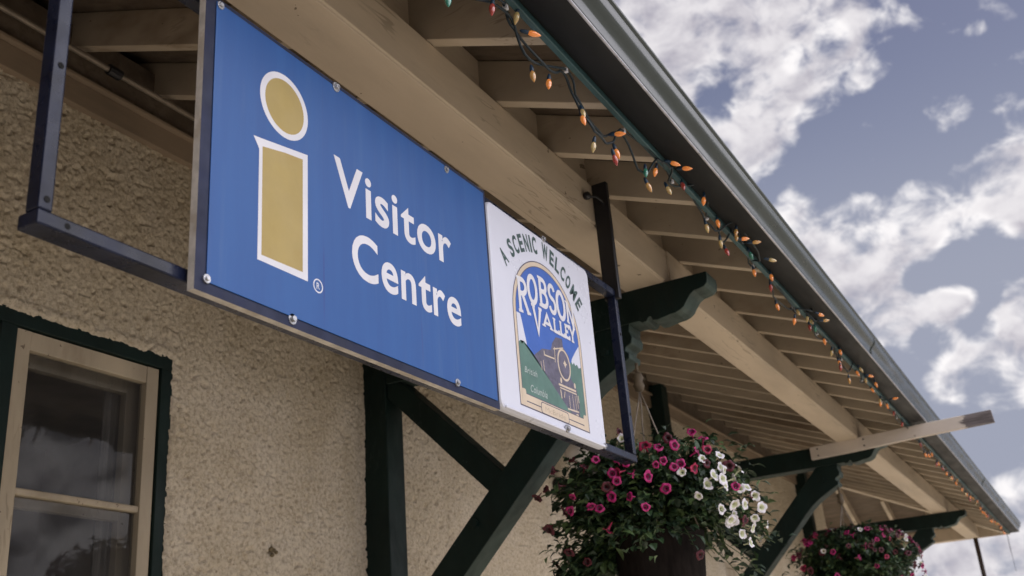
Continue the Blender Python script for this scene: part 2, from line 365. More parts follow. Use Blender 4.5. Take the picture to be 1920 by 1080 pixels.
for a, b, c, e in OPEN:       # ragged, hand-trowelled edges round the openings, with a rounded lip
    dd = np.maximum(np.maximum(a-XX, XX-b), np.maximum(c-ZZ, ZZ-e)); near = np.maximum(near, np.clip(1-np.abs(dd)/.016, 0, 1))
JX = XX + near*.0022*(lattice(u*34, v*38, 11)-.5) + near*.0022*(lattice(u*90, v*90, 12)-.5); JZ = ZZ + near*.0022*(lattice(u*34+7, v*38, 13)-.5) + near*.0022*(lattice(u*90+3, v*90, 14)-.5)
YY = YY - .0022*np.sin(near*math.pi) + .0012*np.clip(near-.8, 0, 1)*5
vs = np.stack([JX*S, YY*S, JZ*S+H0], -1).reshape(-1, 3)
nx, nz = len(xs), len(zs)
I, J = np.meshgrid(np.arange(nx-1), np.arange(nz-1), indexing='ij')
cx = (xs[:-1]+xs[1:])[I]/2; cz = (zs[:-1]+zs[1:])[J]/2
keep = np.ones_like(cx, bool)
for a, b, c, e in OPEN: keep &= ~((cx > a) & (cx < b) & (cz > c) & (cz < e))
I, J = I[keep], J[keep]
q = np.stack([I*nz+J, (I+1)*nz+J, (I+1)*nz+J+1, I*nz+J+1], -1)
o0 = np.array(bld['o0'])
me = bpy.data.meshes.new('wall'); me.vertices.add(len(vs)); me.vertices.foreach_set('co', (vs-o0).ravel())
me.loops.add(q.size); me.loops.foreach_set('vertex_index', q.ravel().astype(np.int32))
me.polygons.add(len(q)); me.polygons.foreach_set('loop_start', np.arange(0, q.size, 4, dtype=np.int32)); me.polygons.foreach_set('loop_total', np.full(len(q), 4, np.int32))
me.polygons.foreach_set('use_smooth', np.ones(len(q), bool)); me.materials.append(M['stucco']); me.update(calc_edges=True); me.validate()
wall = bpy.data.objects.new('wall', me); COL.objects.link(wall); wall.parent = bld
mb = MB(); mb.add([(4.70, 1.0, GZ), (4.70, 3.62, GZ), (4.70, 3.62, .86), (4.70, 1.0, .86), (-1.5, 3.62, GZ), (-1.5, 3.62, .86), (-1.5, 1.0, GZ), (-1.5, 1.0, .86)],
                  [(0, 1, 2, 3), (1, 4, 5, 2), (4, 6, 7, 5)]); mb.build('wall', M['stucco'], bld)
# wall top boards, conduit
mb = MB(); mb.box((-1.4, .9895, .7513), (4.69, 1.004, .7850)); mb.box((-1.4, .9815, .7852), (4.69, 1.004, .7905)); mb.build('frieze_board', M['brown_trim'], bld, bevel=.003)
mb = MB(); mb.box((-1.4, .992, .7907), (4.69, 1.004, .865)); mb.build('wall_plate', M['deck'], bld, bevel=.003)
mb = MB(); mb.tube([(-1.2, .966, .8085), (.70, .966, .8085), (2.6, .966, .8095)], .0040, 10)
mb.build('conduit', M['conduit'], bld, smooth=True)
for (a, b, r_) in ((.772, .792, .0075),): 
    mb = MB(); mb.tube([(a, .966, .8085), (b, .966, .8085)], r_, 10); mb.build('conduit_coupling', M['blackiron'], bld, bevel=.002)
for x in (.2, .56, 1.1, 1.7, 2.3):
    mb = MB(); mb.box((x, .960, .8020), (x+.006, .9925, .8150)); mb.build('conduit_clip', M['blackiron'], bld, bevel=.001)

# windows
def window(x0, x1, ztop, zbot, dbl, green=True):
    cm = M['green'] if green else M['cream_z']; cw = .019
    mb = MB()
    mb.box((x1-cw, 1.0006, zbot), (x1, 1.03, ztop-cw)); mb.box((x0, 1.0006, ztop-cw), (x1, 1.03, ztop)); mb.box((x0, 1.0006, zbot), (x0+cw, 1.03, ztop-cw))
    bays = [(x0+cw, x1-cw)]
    if dbl:
        mid = (x0+x1)/2-.0005; mb.box((mid-.0105, 1.0010, zbot), (mid+.0105, 1.03, ztop-cw)); bays = [(x0+cw, mid-.0105), (mid+.0105, x1-cw)]
    win = mb.build('window', cm, bld, bevel=.003, label='tall window with dark green surround' if green else None)
    mb = MB(); mb.box((x0-.01, .975, zbot-.016), (x1+.01, 1.03, zbot)); mb.build('sill', cm, win, bevel=.003)
    for a, b in bays:
        st = .0205; t1 = ztop-cw; mb = MB(); e = .0012
        y0, y1 = 1.0045, 1.018
        mb.box((a+e, y0, zbot+.001), (a+st, y1, t1-e)); mb.box((b-st, y0, zbot+.001), (b-e, y1, t1-e))
        mb.box((a+st, y0+.0008, t1-.0235), (b-st, y1, t1-e)); mb.box((a+st, y0+.0008, zbot+.001), (b-st, y1, zbot+.03))
        mb.build('sash', M['cream_z'], win, bevel=.003)
        mb = MB(); zz = [.259, .085] if green else [.22, .08]
        for zc in zz:
            mb = MB(); mb.box((a+st-.001, y0+.002, zc-.0042), (b-st+.001, y1-.001, zc+.0042)); mb.build('muntin', M['cream_z'], win, bevel=.006)
        mb = MB(); mb.add([(a+st-.002, 1.0135, zbot+.02), (b-st+.002, 1.0135, zbot+.02), (b-st+.002, 1.0135, t1-.02), (a+st-.002, 1.0135, t1-.02)], [(0, 1, 2, 3)])
        mb.build('pane', M['glass'], win)
        # inner sash behind the glass
        mb = MB(); y0, y1 = 1.034, 1.045
        mb.box((a+.002, y0, zbot), (a+.024, y1, t1)); mb.box((b-.026, y0, zbot), (b-.002, y1, t1)); mb.box((a+.024, y0, t1-.033), (b-.026, y1, t1)); mb.box((a+.024, y0, .248), (b-.026, y1, .262))
        mb.build('inner_sash', M['cream_z'], win, bevel=.003)
    mb = MB()
    X0, X1, Y0, Y1, Z0, Z1 = x0-.3, x1+.5, 1.05, 1.9, zbot-.2, ztop+.12
    mb.add([(X0, Y1, Z0), (X1, Y1, Z0), (X1, Y1, Z1), (X0, Y1, Z1), (X0, Y0, Z0), (X1, Y0, Z0), (X1, Y0, Z1), (X0, Y0, Z1)], [(0, 1, 2, 3), (0, 3, 7, 4), (1, 5, 6, 2), (3, 2, 6, 7), (0, 4, 5, 1)])
    mb.build('room', M['room'], win)
    mb = MB(); n = 26
    for (ca, cb) in ((x1-.055, x1-.015),):
        vs = [(ca+(cb-ca)*i/n, 1.062+.006*math.sin(i*1.1), z) for i in range(n+1) for z in (zbot, ztop-.01)]
        mb.add(vs, [(2*i, 2*i+2, 2*i+3, 2*i+1) for i in range(n)])
    mb.build('curtain', M['curtain'], win, smooth=True)
window(.457, .9405, .4625, -.098, True)
window(3.172, 3.458, .370, -.098, False, False)

# roof: hipped at the far end
YR = 2.3
def zd(dist): return zr(YF+dist)+RD+.0008
e = XE-(YR-YF)
def deckfaces(off):
    z0, z1 = zd(0)+off, zd(YR-YF)+off
    return [(-1.6, YF, z0), (XE, YF, z0), (e, YR, z1), (-1.6, YR, z1), (XE, 2*YR-YF, z0), (-1.6, 2*YR-YF, z0)]
mb = MB(); mb.add(deckfaces(0), [(0, 3, 2, 1), (1, 2, 4), (5, 4, 2, 3)]); mb.build('soffit_deck', M['deck'], bld)
mb = MB(); P = deckfaces(.022); Q = deckfaces(.002)
mb.add(P, [(0, 1, 2, 3), (1, 4, 2), (5, 3, 2, 4)]); mb.add([Q[0], Q[1], P[1], P[0], Q[4], P[4], Q[5], P[5]], [(0, 1, 2, 3), (1, 4, 5, 2), (4, 6, 7, 5)])
mb.build('roof', M['shingle'], bld)
# beam along the eave, end beam, blocking
for a, b, y0, y1 in ((-1.5, 1.3785, .4535, .5170), (1.3790, 5.30, .4516, .5045)):     # spliced over the first bracket
    mb = MB(); mb.prism_x([(y0, .5624), (y0+.0022, .5624), (y0+.0022, .560), (y1, .560), (y1, .6175), (y0, .6175)], a, b); mb.build('eave_beam', M['cream_x'], bld, bevel=.005)
mb = MB(); mb.box((5.25, .5048, .5605), (5.2995, 4.2, .617)); mb.build('eave_beam', M['cream_x'], bld, bevel=.008)
mb = MB(); mb.box((-1.5, .474, .6177), (5.25, .482, .680)); mb.build('blocking_board', M['cream_x'], bld)
# rafters
SP, RW = .1395, .0155
def rafter(x, y1):
    mb = MB(); y0 = .3315
    mb.prism_x([(y0, zr(y0)), (y1, zr(y1)), (y1, zr(y1)+RD), (y0, zr(y0)+RD)], x, x+RW)
    return mb.build('rafter', M['cream_y'], bld, bevel=.003)
k = -11
while True:
    x = .7336+SP*k; k += 1
    if x > 5.30: break
    rafter(x + rnd.uniform(-.002, .002), 1.12 if x < 4.60 else max(.36, min(1.12, YF+XE-x-.03)))
yy = .46
while yy < 2.6:
    x1 = max(4.60, XE+YF-yy+.03); x0 = 5.371
    mb = MB(); zf = lambda x: zr(YF+XE-x)
    mb.prism_y([(x0, zf(x0)), (x1, zf(x1)), (x1, zf(x1)+RD), (x0, zf(x0)+RD)], yy, yy+RW); mb.build('rafter', M['cream_y'], bld, bevel=.003)
    yy += SP*1.15
mb = MB(); hw = .011; a = Vector((5.372, .331, 0)); b = Vector((4.65, 1.053, 0)); n_ = Vector((1, 1, 0)).normalized()*hw
za, zb = zr(.331), zr(1.053)
vs = [(a-n_), (a+n_), (b+n_), (b-n_)]
mb.add([(p.x, p.y, z+dz) for dz in (-.004, RD-.002) for p, z in zip(vs, (za, za, zb, zb))], [(0, 3, 2, 1), (4, 5, 6, 7), (0, 1, 5, 4), (1, 2, 6, 5), (2, 3, 7, 6), (3, 0, 4, 7)])
mb.build('hip_rafter', M['cream_y'], bld, bevel=.003)
# fascia, gutter
mb = MB(); mb.box((-1.6, .3246, .5685), (XE, .3312, .6285)); mb.build('fascia', M['teal'], bld, bevel=.003)
mb = MB(); mb.box((5.3725, .3314, .569), (XE, 4.2, .628)); mb.build('fascia', M['cream_x'], bld, bevel=.003)
def sheet_x(prof, x0, x1, name, m_, par, th=.0010):
    mb = MB(); n = len(prof)
    mb.add([(x, y, z) for x in (x0, x1) for y, z in prof], [(i, i+1, n+i+1, n+i) for i in range(n-1)])
    o = mb.build(name, m_, par, smooth=True); md = o.modifiers.new('solid', 'SOLIDIFY'); md.thickness = th*S; md.offset = 0
    return o
ogee = [(.2872, .5772), (.2866, .5800), (.2862, .5840), (.2852, .5880), (.2834, .5912), (.2808, .5940), (.2780, .5966), (.2760, .5996), (.2750, .6035), (.2746, .6085), (.2738, .6100), (.2722, .6106), (.2716, .6125), (.2722, .6142), (.2745, .6146), (.2765, .6130)]
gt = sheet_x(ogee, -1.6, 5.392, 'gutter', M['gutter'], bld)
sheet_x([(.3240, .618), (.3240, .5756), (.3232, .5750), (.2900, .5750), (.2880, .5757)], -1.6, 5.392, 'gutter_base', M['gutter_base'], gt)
mb = MB(); mb.tube([(-1.6, .2874, .5762), (5.392, .2874, .5762)], .0016, 8); mb.build('gutter_bead', M['bead'], gt, smooth=True)
mb = MB(); mb.prism_x([(.3240, .618), (.3240, .5750), (.2890, .5750)]+ogee[:10]+[(.2746, .6140)], 5.3925, 5.3945); mb.build('gutter_cap', M['gutter'], gt)
for x in (2.02, 3.9):
    sheet_x([(y-.0014, z) for y, z in ogee[1:10]], x, x+.012, 'gutter_joint', M['gutter'], gt, .0006)
# brackets
HEAD = [(.955, .122), (.955, .056), (.747, .2645), (.6466, .366), (.6167, .3973), (.600, .413), (.584, .4255), (.566, .4365), (.5476, .4463), (.532, .4545), (.5235, .4585),
        (.5225, .466), (.5285, .470), (.5265, .476), (.5170, .4805), (.5150, .4895), (.5185, .4985), (.5166, .510), (.5716, .510)]
def bracket(x):
    w = .0475; xa, xb = x, x+w
    mb = MB(); mb.box((xa, .9545, GZ), (xb, 1.004, .8150)); post = mb.build('bracket', M['green'], bld, bevel=.006)
    ins = .0008
    arm = [(.9543, .560), (.9543, .510), (.500, .510), (.4965, .5065), (.489, .5072), (.486, .512), (.4835, .5135), (.4815, .5125), (.4800, .5065), (.472, .5055), (.460, .5075), (.453, .509), (.444, .5095), (.436, .512), (.430, .516), (.4255, .5225), (.419, .531), (.412, .5355), (.404, .5365), (.396, .5385), (.3915, .543), (.390, .552), (.3905, .560)]
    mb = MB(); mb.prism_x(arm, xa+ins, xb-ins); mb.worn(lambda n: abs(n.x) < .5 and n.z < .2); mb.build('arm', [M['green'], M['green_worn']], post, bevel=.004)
    mb = MB(); mb.prism_x([(p[0] if p[0] < .95 else .9541, p[1]-(.0003 if p[1] >= .51 else 0)) for p in HEAD], xa+.0016, xb-.0016)
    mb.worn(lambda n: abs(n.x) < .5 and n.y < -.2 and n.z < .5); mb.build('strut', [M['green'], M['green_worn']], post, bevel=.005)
    mb = MB(); mb.prism_x([(.9539, .487), (.9539, .5097), (.927, .5097), (.7405, .323), (.767, .297)], xa+.004, xb-.004); mb.build('brace', M['green'], post, bevel=.004)
    for (y, z) in ((.56, .475), (.90, .535), (.80, .26)):
        mb = MB(); mb.tube([(xa-.0035, y, z), (xa+.004, y, z)], .007, 6); mb.build('bolt', M['green'], post, bevel=.001)
for x in (1.355, 2.69, 4.255): bracket(x)
mb = MB(); mb.tube([(5.275, .468, GZ), (5.275, .468, .561)], .010, 10); mb.build('eave_pole', M['pole'], bld, smooth=True, label='thin dark pole under the far corner of the eave')
# small dab on the stucco
mb = MB(); r4 = random.Random(3)
for i in range(9):
    c = Vector((1.135+r4.uniform(-.008, .008), .9965, .226+r4.uniform(-.005, .005))); r_ = r4.uniform(.0015, .0034)
    mb.lathe([(0.0001, -r_), (r_*.8, -r_*.6), (r_, 0), (r_*.7, r_*.7), (.0001, r_)], c, 7)
mb.build('mud_stain', M['dab'], bld, smooth=True)

# ------------------------------------------------------------------ lettering
def font_glyph(ch, bold=0.0):
    cu = bpy.data.curves.new('g', 'FONT'); cu.body = ch; cu.size = 1.0; cu.offset = bold; cu.resolution_u = 6
    ob = bpy.data.objects.new('g', cu); COL.objects.link(ob)
    dg = bpy.context.evaluated_depsgraph_get(); me = bpy.data.meshes.new_from_object(ob.evaluated_get(dg))
    vs = [(v.co.x, v.co.y) for v in me.vertices]; fs = [list(p.vertices) for p in me.polygons]
    bpy.data.objects.remove(ob); bpy.data.curves.remove(cu); bpy.data.meshes.remove(me)
    return vs, fs
class Flat:
    """flat art on the plane y = const of a sign; coordinates are (x, z) on the sign"""
    def __init__(s, y): s.mb = MB(); s.y = y; s.k = 0; s.mats = []
    def m(s, name):
        if name not in s.mats: s.mats.append(name)
        s.mb.cur = s.mats.index(name); return s
    def lift(s): s.k += 1; return s.y - s.k*.000006
    def poly(s, pts, mname, lift=None):
        s.m(mname); y = s.lift() if lift is None else lift
        n = len(pts); a = sum(pts[i][0]*pts[(i+1) % n][1]-pts[(i+1) % n][0]*pts[i][1] for i in range(n))
        if a < 0: pts = pts[::-1]
        bm = bmesh.new(); f = bm.faces.new([bm.verts.new((p[0], 0, p[1])) for p in pts]); bmesh.ops.triangulate(bm, faces=[f])
        bm.verts.index_update(); vs = [(v.co.x, y, v.co.z) for v in bm.verts]; fs = [[v.index for v in f.verts] for f in bm.faces]; bm.free()
        s.mb.add(vs, fs)
    def stroke(s, pts, w, mname, close=False):
        P = [Vector(p) for p in pts]; n = len(P); L = []; Rr = []
        for i, p in enumerate(P):
            a = P[(i-1) % n] if (i > 0 or close) else None; b = P[(i+1) % n] if (i < n-1 or close) else None
            d1 = (p-a).normalized() if a is not None else None; d2 = (b-p).normalized() if b is not None else None
            d1 = d1 or d2; d2 = d2 or d1
            t = (d1+d2); t = t.normalized() if t.length > 1e-6 else d1
            nn = Vector((-t.y, t.x)); k = min(2.0, 1/max(.4, nn.dot(Vector((-d1.y, d1.x)))))
            L.append(p+nn*w/2*k); Rr.append(p-nn*w/2*k)
        s.m(mname); y = s.lift(); vs = [(p.x, y, p.y) for p in L]+[(p.x, y, p.y) for p in Rr]
        m_ = n if close else n-1
        s.mb.add(vs, [(n+i, n+(i+1) % n, (i+1) % n, i) for i in range(m_)])
    def glyphs(s, vs, fs, fn, mname):
        s.m(mname); y = s.lift(); s.mb.add([(fn(a, b)[0], y, fn(a, b)[1]) for a, b in vs], fs)
    def build(s, name, parent): return s.mb.build(name, [M[k] for k in s.mats], parent)
def ell(cx, cz, rx, rz, n=40, a0=0, a1=2*math.pi, full=True):
    return [(cx+rx*math.cos(a0+(a1-a0)*i/(n if full else n-1)), cz+rz*math.sin(a0+(a1-a0)*i/(n if full else n-1))) for i in range(n)]

# ------------------------------------------------------------------ hanging sign
YS = .4385
sg = thing('hanging_sign', 'long blue and white visitor sign in a navy steel frame hung below the eave beam', 'sign', (.70, YS+.01, .2465))
q_, qd = .0090, .0165; FL, FR, FB, FT = .3145, 1.1232, .2525, .4680
mb = MB()
for (x0, x1, z0, z1) in ((FL, FR, FB, FB+q_), (FL, FR, FT-q_, FT)): mb.box((x0, YS, z0), (x1, YS+(qd if z0 < .3 else .0116), z1))
for x in (FL, .7785, FR-q_): mb.box((x, YS+.0003, FB+q_), (x+q_, YS+.0113, FT-q_))
frame = mb.build('frame', M['steel'], sg, bevel=.0035)
for (x, z) in ((.3192, .352), (.3192, .268), (.333, .2572), (.3192, .43), (1.1185, .41), (1.1185, .31)):
    mb = MB(); mb.tube([(x, YS-.00005, z), (x, YS+.001, z)], .0020, 8); mb.build('bolt_hole', M['room_dark'], frame)
for x in (.3205, 1.1195):
    mb = MB(); mb.box((x-.0045, .4330, .4560), (x+.0035, .4533, .6170)); mb.box((x+.0035, .4486, .4560), (x+.012, .4533, .6170)); mb.build('hanger', M['blackiron'], sg, bevel=.003)
mb = MB(); mb.tube([(1.1165, .440, .5855), (1.104, .438, .586), (1.094, .440, .588), (1.087, .4540, .589)], .0016, 6); mb.lathe([(.0001, -.005), (.004, -.004), (.0055, 0), (.004, .004), (.0001, .005)], (1.087, .4490, .589), 8)
mb.build('hook_bolt', M['blackiron'], sg, smooth=True)
# blue board
mb = MB(); mb.cur = 0; x0, x1, z0, z1 = .4160, .7832, .2450, .4625; yb_, yf_ = .4347, .4291
mb.add([(x0, yf_, z0), (x1, yf_, z0), (x1, yf_, z1), (x0, yf_, z1), (x0, yb_, z0), (x1, yb_, z0), (x1, yb_, z1), (x0, yb_, z1)], [(0, 1, 2, 3)])
mb.cur = 1; n0 = len(mb.v)-8
for f in ((0, 4, 5, 1), (1, 5, 6, 2), (2, 6, 7, 3), (3, 7, 4, 0), (4, 7, 6, 5)): mb.f.append([n0+i for i in f]); mb.mi.append(1)
board = mb.build('sign_board', [M['navy'], M['boardedge']], sg)
mb = MB(); mb.box((.4252, .4283, .2522), (.7790, .42895, .4588)); sheet = mb.build('blue_sheet', M['blue'], board, bevel=.0008)
YA = .42825
fl = Flat(YA)
cx, cz = .4944, .4108
fl.poly(ell(cx, cz, .0256, .0258, 56), 'vinyl'); fl.poly(ell(cx+.0003, cz-.0001, .0207, .0212, 56), 'yellow')
fl.poly([(.4690, .2822), (.5197, .2828), (.5197, .3822), (.4690, .3730)], 'vinyl'); fl.poly([(.4632, .3722), (.4692, .3640), (.4692, .3731)], 'vinyl')
fl.poly([(.4728, .2866), (.5143, .2880), (.5143, .3762), (.4950, .3730), (.4722, .3676)], 'yellow')
fl.build('information_symbol', board)
fl = Flat(YA)
def word(s, x0, x1, zb, cap, bold, fl, mname, lsp=0.0):
    gl = []; x = 0.0; prev = None
    for ch in s:
        vs, fs = font_glyph(ch, bold); a = min(p[0] for p in vs); b = max(p[0] for p in vs)
        gl.append((x, vs, fs, a)); x += (b-a)+(.085 if ch not in 'rt' else .055) + lsp + (-.03 if ch in 'V' else 0)
    lastw = max(p[0] for p in vs)-a; total = gl[-1][0]+lastw
    vs, fs = font_glyph('E', bold); capu = max(p[1] for p in vs); base = min(p[1] for p in vs)
    kx = (x1-x0)/total; kz = cap/(capu-base)
    for gx, vs, fs, a in gl: fl.glyphs(vs, fs, lambda u_, v_: (x0+(u_-a+gx)*kx, zb+(v_-base)*kz), mname)
word('Visitor', .5500, .7135, .3590, .0378, .018, fl, 'vinyl')
word('Centre', .5705, .7240, .3052, .0370, .018, fl, 'vinyl')
fl.build('lettering', board)
fl = Flat(YA); fl.stroke(ell(.5308, .2830, .0048, .0048, 24), .0010, 'vinyl', True)
vs, fs = font_glyph('R', .01); fl.glyphs(vs, fs, lambda a, b: (.5287+a*.0062, .2806+b*.0068), 'vinyl'); fl.build('registered_mark', board)
# white panel with rounded corners
def rrect(x0, x1, z0, z1, r, n=6):
    o = []
    for cx, cz, a in ((x1-r, z0+r, -90), (x1-r, z1-r, 0), (x0+r, z1-r, 90), (x0+r, z0+r, 180)):
        for i in range(n+1): t_ = R(a+90*i/n); o.append((cx+r*math.cos(t_), cz+r*math.sin(t_)))
    return o
WX0, WX1, WZ0, WZ1 = .7862, 1.0140, .2478, .4560
mb = MB(); mb.prism_y(rrect(WX0, WX1, WZ0, WZ1, .009), .4287, YS-.0003); wp = mb.build('white_panel', M['plastic'], sg, bevel=.008)
mb = MB(); mb.box((WX0+.006, .4270, .2488), (WX1-.006, .4300, .2518)); mb.build('panel_lip', M['plastic'], wp, bevel=.003)
YW = .42855
fl = Flat(YW)
# arch-topped emblem
FX0, FX1, FZ0, FZS = .8222, .9728, .2580, .352
fc = (FX0+FX1)/2
def arch(ins):
    rx = (FX1-FX0)/2-ins; return [(FX0+ins, FZ0+ins), (FX1-ins, FZ0+ins)] + ell(fc, FZS, rx, .072-ins, 33, 0, math.pi, False)
def clipx(x): return min(max(x, FX0+.0066), FX1-.0066)
fl.poly(arch(0), 'art_dark'); fl.poly(arch(.0012), 'art_cream'); fl.poly(arch(.0056), 'art_dark'); fl.poly(arch(.0066), 'art_blue')
L0, R0, B0 = FX0+.0066, FX1-.0066, FZ0+.0066
fl.poly([(L0, .352), (.8362, .352), (.838, .347), (.8449, .3243), (.8458, .315), (L0, .3140)], 'plastic')
fl.poly([(R0, .352), (.9560, .343), (.9454, .3324), (.9410, .3230), (R0, .3230)], 'plastic')
fl.poly([(L0, .3215), (.8325, .3240), (.8345, .3205), (.837, .3235), (.8398, .3245), (.8420, .3212), (.8442, .3203), (.8584, .3152), (.8901, .2955), (.9243, .2755), (.9538, .2657), (R0, B0), (L0, B0)], 'art_green')
fl.poly([(.9400, .3262), (.9440, .3292), (.9465, .3268), (.9500, .3300), (.9531, .3270), (.9570, .3295), (.9610, .3262), (R0, .3280), (R0, B0), (.9500, B0), (.9350, .2750)], 'art_green')
body = [(.8584, .3152), (.8774, .3267), (.8969, .3304), (.9019, .3394), (.9114, .3479), (.9259, .3498), (.9268, .3406), (.9384, .3341), (.9408, .3225), (.9375, .3097), (.9479, .3041), (.9542, .2869), (.9514, .2679), (.9401, .2696), (.9243, .2755), (.8901, .2955)]
fl.poly(body, 'art_engine')
fl.stroke(ell(.9252, .3212, .0138, .0162, 28), .0022, 'art_cream', True)
fl.poly(ell(.9275, .3230, .0026, .0030, 10), 'art_cream'); fl.stroke([(.9235, .3228), (.9320, .3232)], .0012, 'art_cream'); fl.stroke([(.9278, .3275), (.9274, .3185)], .0010, 'art_cream')
for p in ((.9146, .3025), (.9463, .3037)): fl.poly(ell(p[0], p[1], .0021, .0031, 10), 'art_cream')
for p, w_ in (([(.908, .2971), (.948, .2981)], .0022), ([(.9102, .2940), (.9487, .2950)], .0014), ([(.9242, .2748), (.9503, .2762)], .0016), ([(.8811, .3255), (.8815, .3212), (.9035, .3227)], .0015), ([(.8721, .3123), (.8731, .3036)], .001),
              ([(.8778, .315), (.8784, .3036)], .001), ([(.9029, .333), (.9267, .340)], .0013), ([(.9111, .2919), (.9125, .2831)], .002), ([(.9515, .2942), (.9527, .2865)], .0014), ([(.9302, .2896), (.9302, .2767)], .0010), ([(.9480, .2939), (.9500, .2800)], .001),
              ([(.9060, .336), (.9045, .319)], .0012), ([(.938, .2925), (.9388, .276)], .0009), ([(.9440, .2925), (.9455, .276)], .0009), ([(.921, .2920), (.918, .2850)], .0013)): fl.stroke(p, w_, 'art_cream')
fl.poly([(.9374, .2703), (.947, .2740), (.9527, .2675)], 'art_cream')
fl.stroke([(L0, B0+.0032), (R0, B0+.0032)], .0064, 'art_cream'); fl.stroke([(L0, B0+.0068), (R0, B0+.0068)], .0009, 'art_dark')
for x in (L0+.0022, R0-.0022): fl.poly(rrect(x-.004, x+.004, B0-.003, B0+.011, .002, 3), 'art_cream')
fl.poly(rrect(.8640, .9245, .2585, .2700, .0035, 4), 'art_dark'); fl.poly(rrect(.8650, .9235, .2592, .2691, .003, 4), 'art_cream')
def fit(s, x0, x1, z0, z1, mname, bold=0.0, slope=0.0):
    gl = []; x = 0
    for ch in s:
        if ch == ' ': x += .35; continue
        vs, fs = font_glyph(ch, bold); a = min(p[0] for p in vs); gl.append((x, vs, fs, a)); x += max(p[0] for p in vs)-a+.10
    k_ = (x1-x0)/(x-.10); kz = (z1-z0)/.72
    for gx, vs, fs, a in gl: fl.glyphs(vs, fs, lambda u_, v_: (x0+(u_-a+gx)*k_+slope*v_*kz, z0+v_*kz), mname)
fit('McBride', .8725, .9165, .2615, .2668, 'art_tan', .0)
fit('British', .8355, .8605, .2928, .2992, 'art_script', .01, .25); fit('Columbia', .8440, .8790, .2755, .2830, 'art_script', .01, .25)
# ROBSON VALLEY: heavy condensed serif capitals
def arcpts(cx, cy, rx, ry, a0, a1, n=12): return [(cx+rx*math.cos(R(a0+(a1-a0)*i/n)), cy+ry*math.sin(R(a0+(a1-a0)*i/n))) for i in range(n+1)]
SER = {'R': ([[(.22, 0), (.22, 1)], [(.22, .94)]+arcpts(.45, .74, .33, .2, 90, -90)+[(.22, .54)], [(.45, .54), (.9, 0)]], [(.05, .42, 0), (.02, .3, 1), (.74, 1.06, 0)]),
       'O': ([arcpts(.5, .5, .36, .44, 0, 360, 24)], []),
       'B': ([[(.24, 0), (.24, 1)], [(.24, .94)]+arcpts(.5, .74, .28, .2, 90, -90)+[(.24, .54)], [(.24, .54)]+arcpts(.52, .3, .33, .24, 90, -90)+[(.24, .06)]], [(.04, .3, 0), (.04, .3, 1)]),
       'S': ([arcpts(.5, .73, .3, .21, 15, 270)+arcpts(.5, .28, .33, .23, 90, -165)], []),
       'N': ([[(.2, 0), (.2, 1)], [(.2, 1), (.8, 0)], [(.8, 0), (.8, 1)]], [(.04, .36, 0), (.0, .3, 1), (.64, .96, 1)]),
       'V': ([[(.14, 1), (.5, 0), (.86, 1)]], [(-.04, .34, 1), (.68, 1.02, 1)]),
       'A': ([[(.12, 0), (.5, 1), (.88, 0)], [(.25, .3), (.75, .3)]], [(-.04, .3, 0), (.7, 1.04, 0)]),
       'L': ([[(.25, 1), (.25, .06), (.9, .06), (.9, .3)]], [(.05, .45, 1), (.05, .3, 0)]),
       'E': ([[(.25, 0), (.25, 1)], [(.25, .94), (.85, .94), (.85, .74)], [(.25, .52), (.7, .52)], [(.25, .06), (.9, .06), (.9, .28)]], [(.05, .3, 0), (.05, .3, 1)]),
       'Y': ([[(.14, 1), (.5, .45), (.86, 1)], [(.5, .45), (.5, 0)]], [(-.04, .34, 1), (.66, 1.04, 1), (.3, .7, 0)])}
def serif(ch, x0, x1, z0, z1, w, shear=0.0):
    st, se = SER[ch]; f = lambda p: (x0+(x1-x0)*p[0], z0+(z1-z0)*p[1]+shear*(p[0]-.5)*(x1-x0))
    for s_ in st:
        fl.stroke([f(p) for p in s_], w, 'vinyl')
    for a, b, z in se: fl.stroke([f((a, z-.03 if z > .5 else z+.03)), f((b, z-.03 if z > .5 else z+.03))], w*.55, 'vinyl')
for ch, a in (('R', (.8325, .8575, .3550, .3925, .0054, .10)), ('O', (.8545, .8785, .3705, .4025, .0054, .05)), ('B', (.8790, .9020, .3735, .4065, .0052, 0)), ('S', (.9005, .9205, .3725, .4065, .0050, 0)), ('O', (.9185, .9425, .3715, .4050, .0054, -.08)), ('N', (.9415, .9625, .3720, .3960, .0042, -.20)),
              ('V', (.8615, .8830, .3420, .3700, .0052, 0)), ('A', (.8830, .9060, .3532, .3675, .0034, 0)), ('L', (.9065, .9220, .3532, .3680, .0036, 0)), ('L', (.9215, .9350, .3534, .3688, .0036, 0)), ('E', (.9335, .9460, .3536, .3690, .0034, 0)), ('Y', (.9440, .9600, .3530, .3700, .0036, 0))): serif(ch, *a)
fl.build('emblem', wp)
fl = Flat(YW)
txt = 'A SCENIC WELCOME'; RC = .1065; ac, zc = .8955, .3300; span = R(103); wd = {'I': .45, ' ': .62, 'W': 1.35, 'M': 1.25}
tot = sum(wd.get(c, 1.0) for c in txt); pos_ = 0
for ch in txt:
    w_ = wd.get(ch, 1.0); ang = math.pi/2+span/2-span*(pos_+w_/2)/tot; pos_ += w_
    if ch == ' ': continue
    vs, fs = font_glyph(ch, .035); a0 = (min(p[0] for p in vs)+max(p[0] for p in vs))/2; ww = max(p[0] for p in vs)-min(p[0] for p in vs)
    kx = min(.0205, .0098*w_/ww); kz = .0250
    def fn(u_, v_, ang=ang, a0=a0, kx=kx, kz=kz):
        t_ = (u_-a0)*kx; r_ = v_*kz+RC-.0035; return (ac+math.cos(ang)*r_+math.sin(ang)*t_, zc+math.sin(ang)*r_-math.cos(ang)*t_)
    fl.glyphs(vs, fs, fn, 'ink_green')
fl.build('lettering', wp)
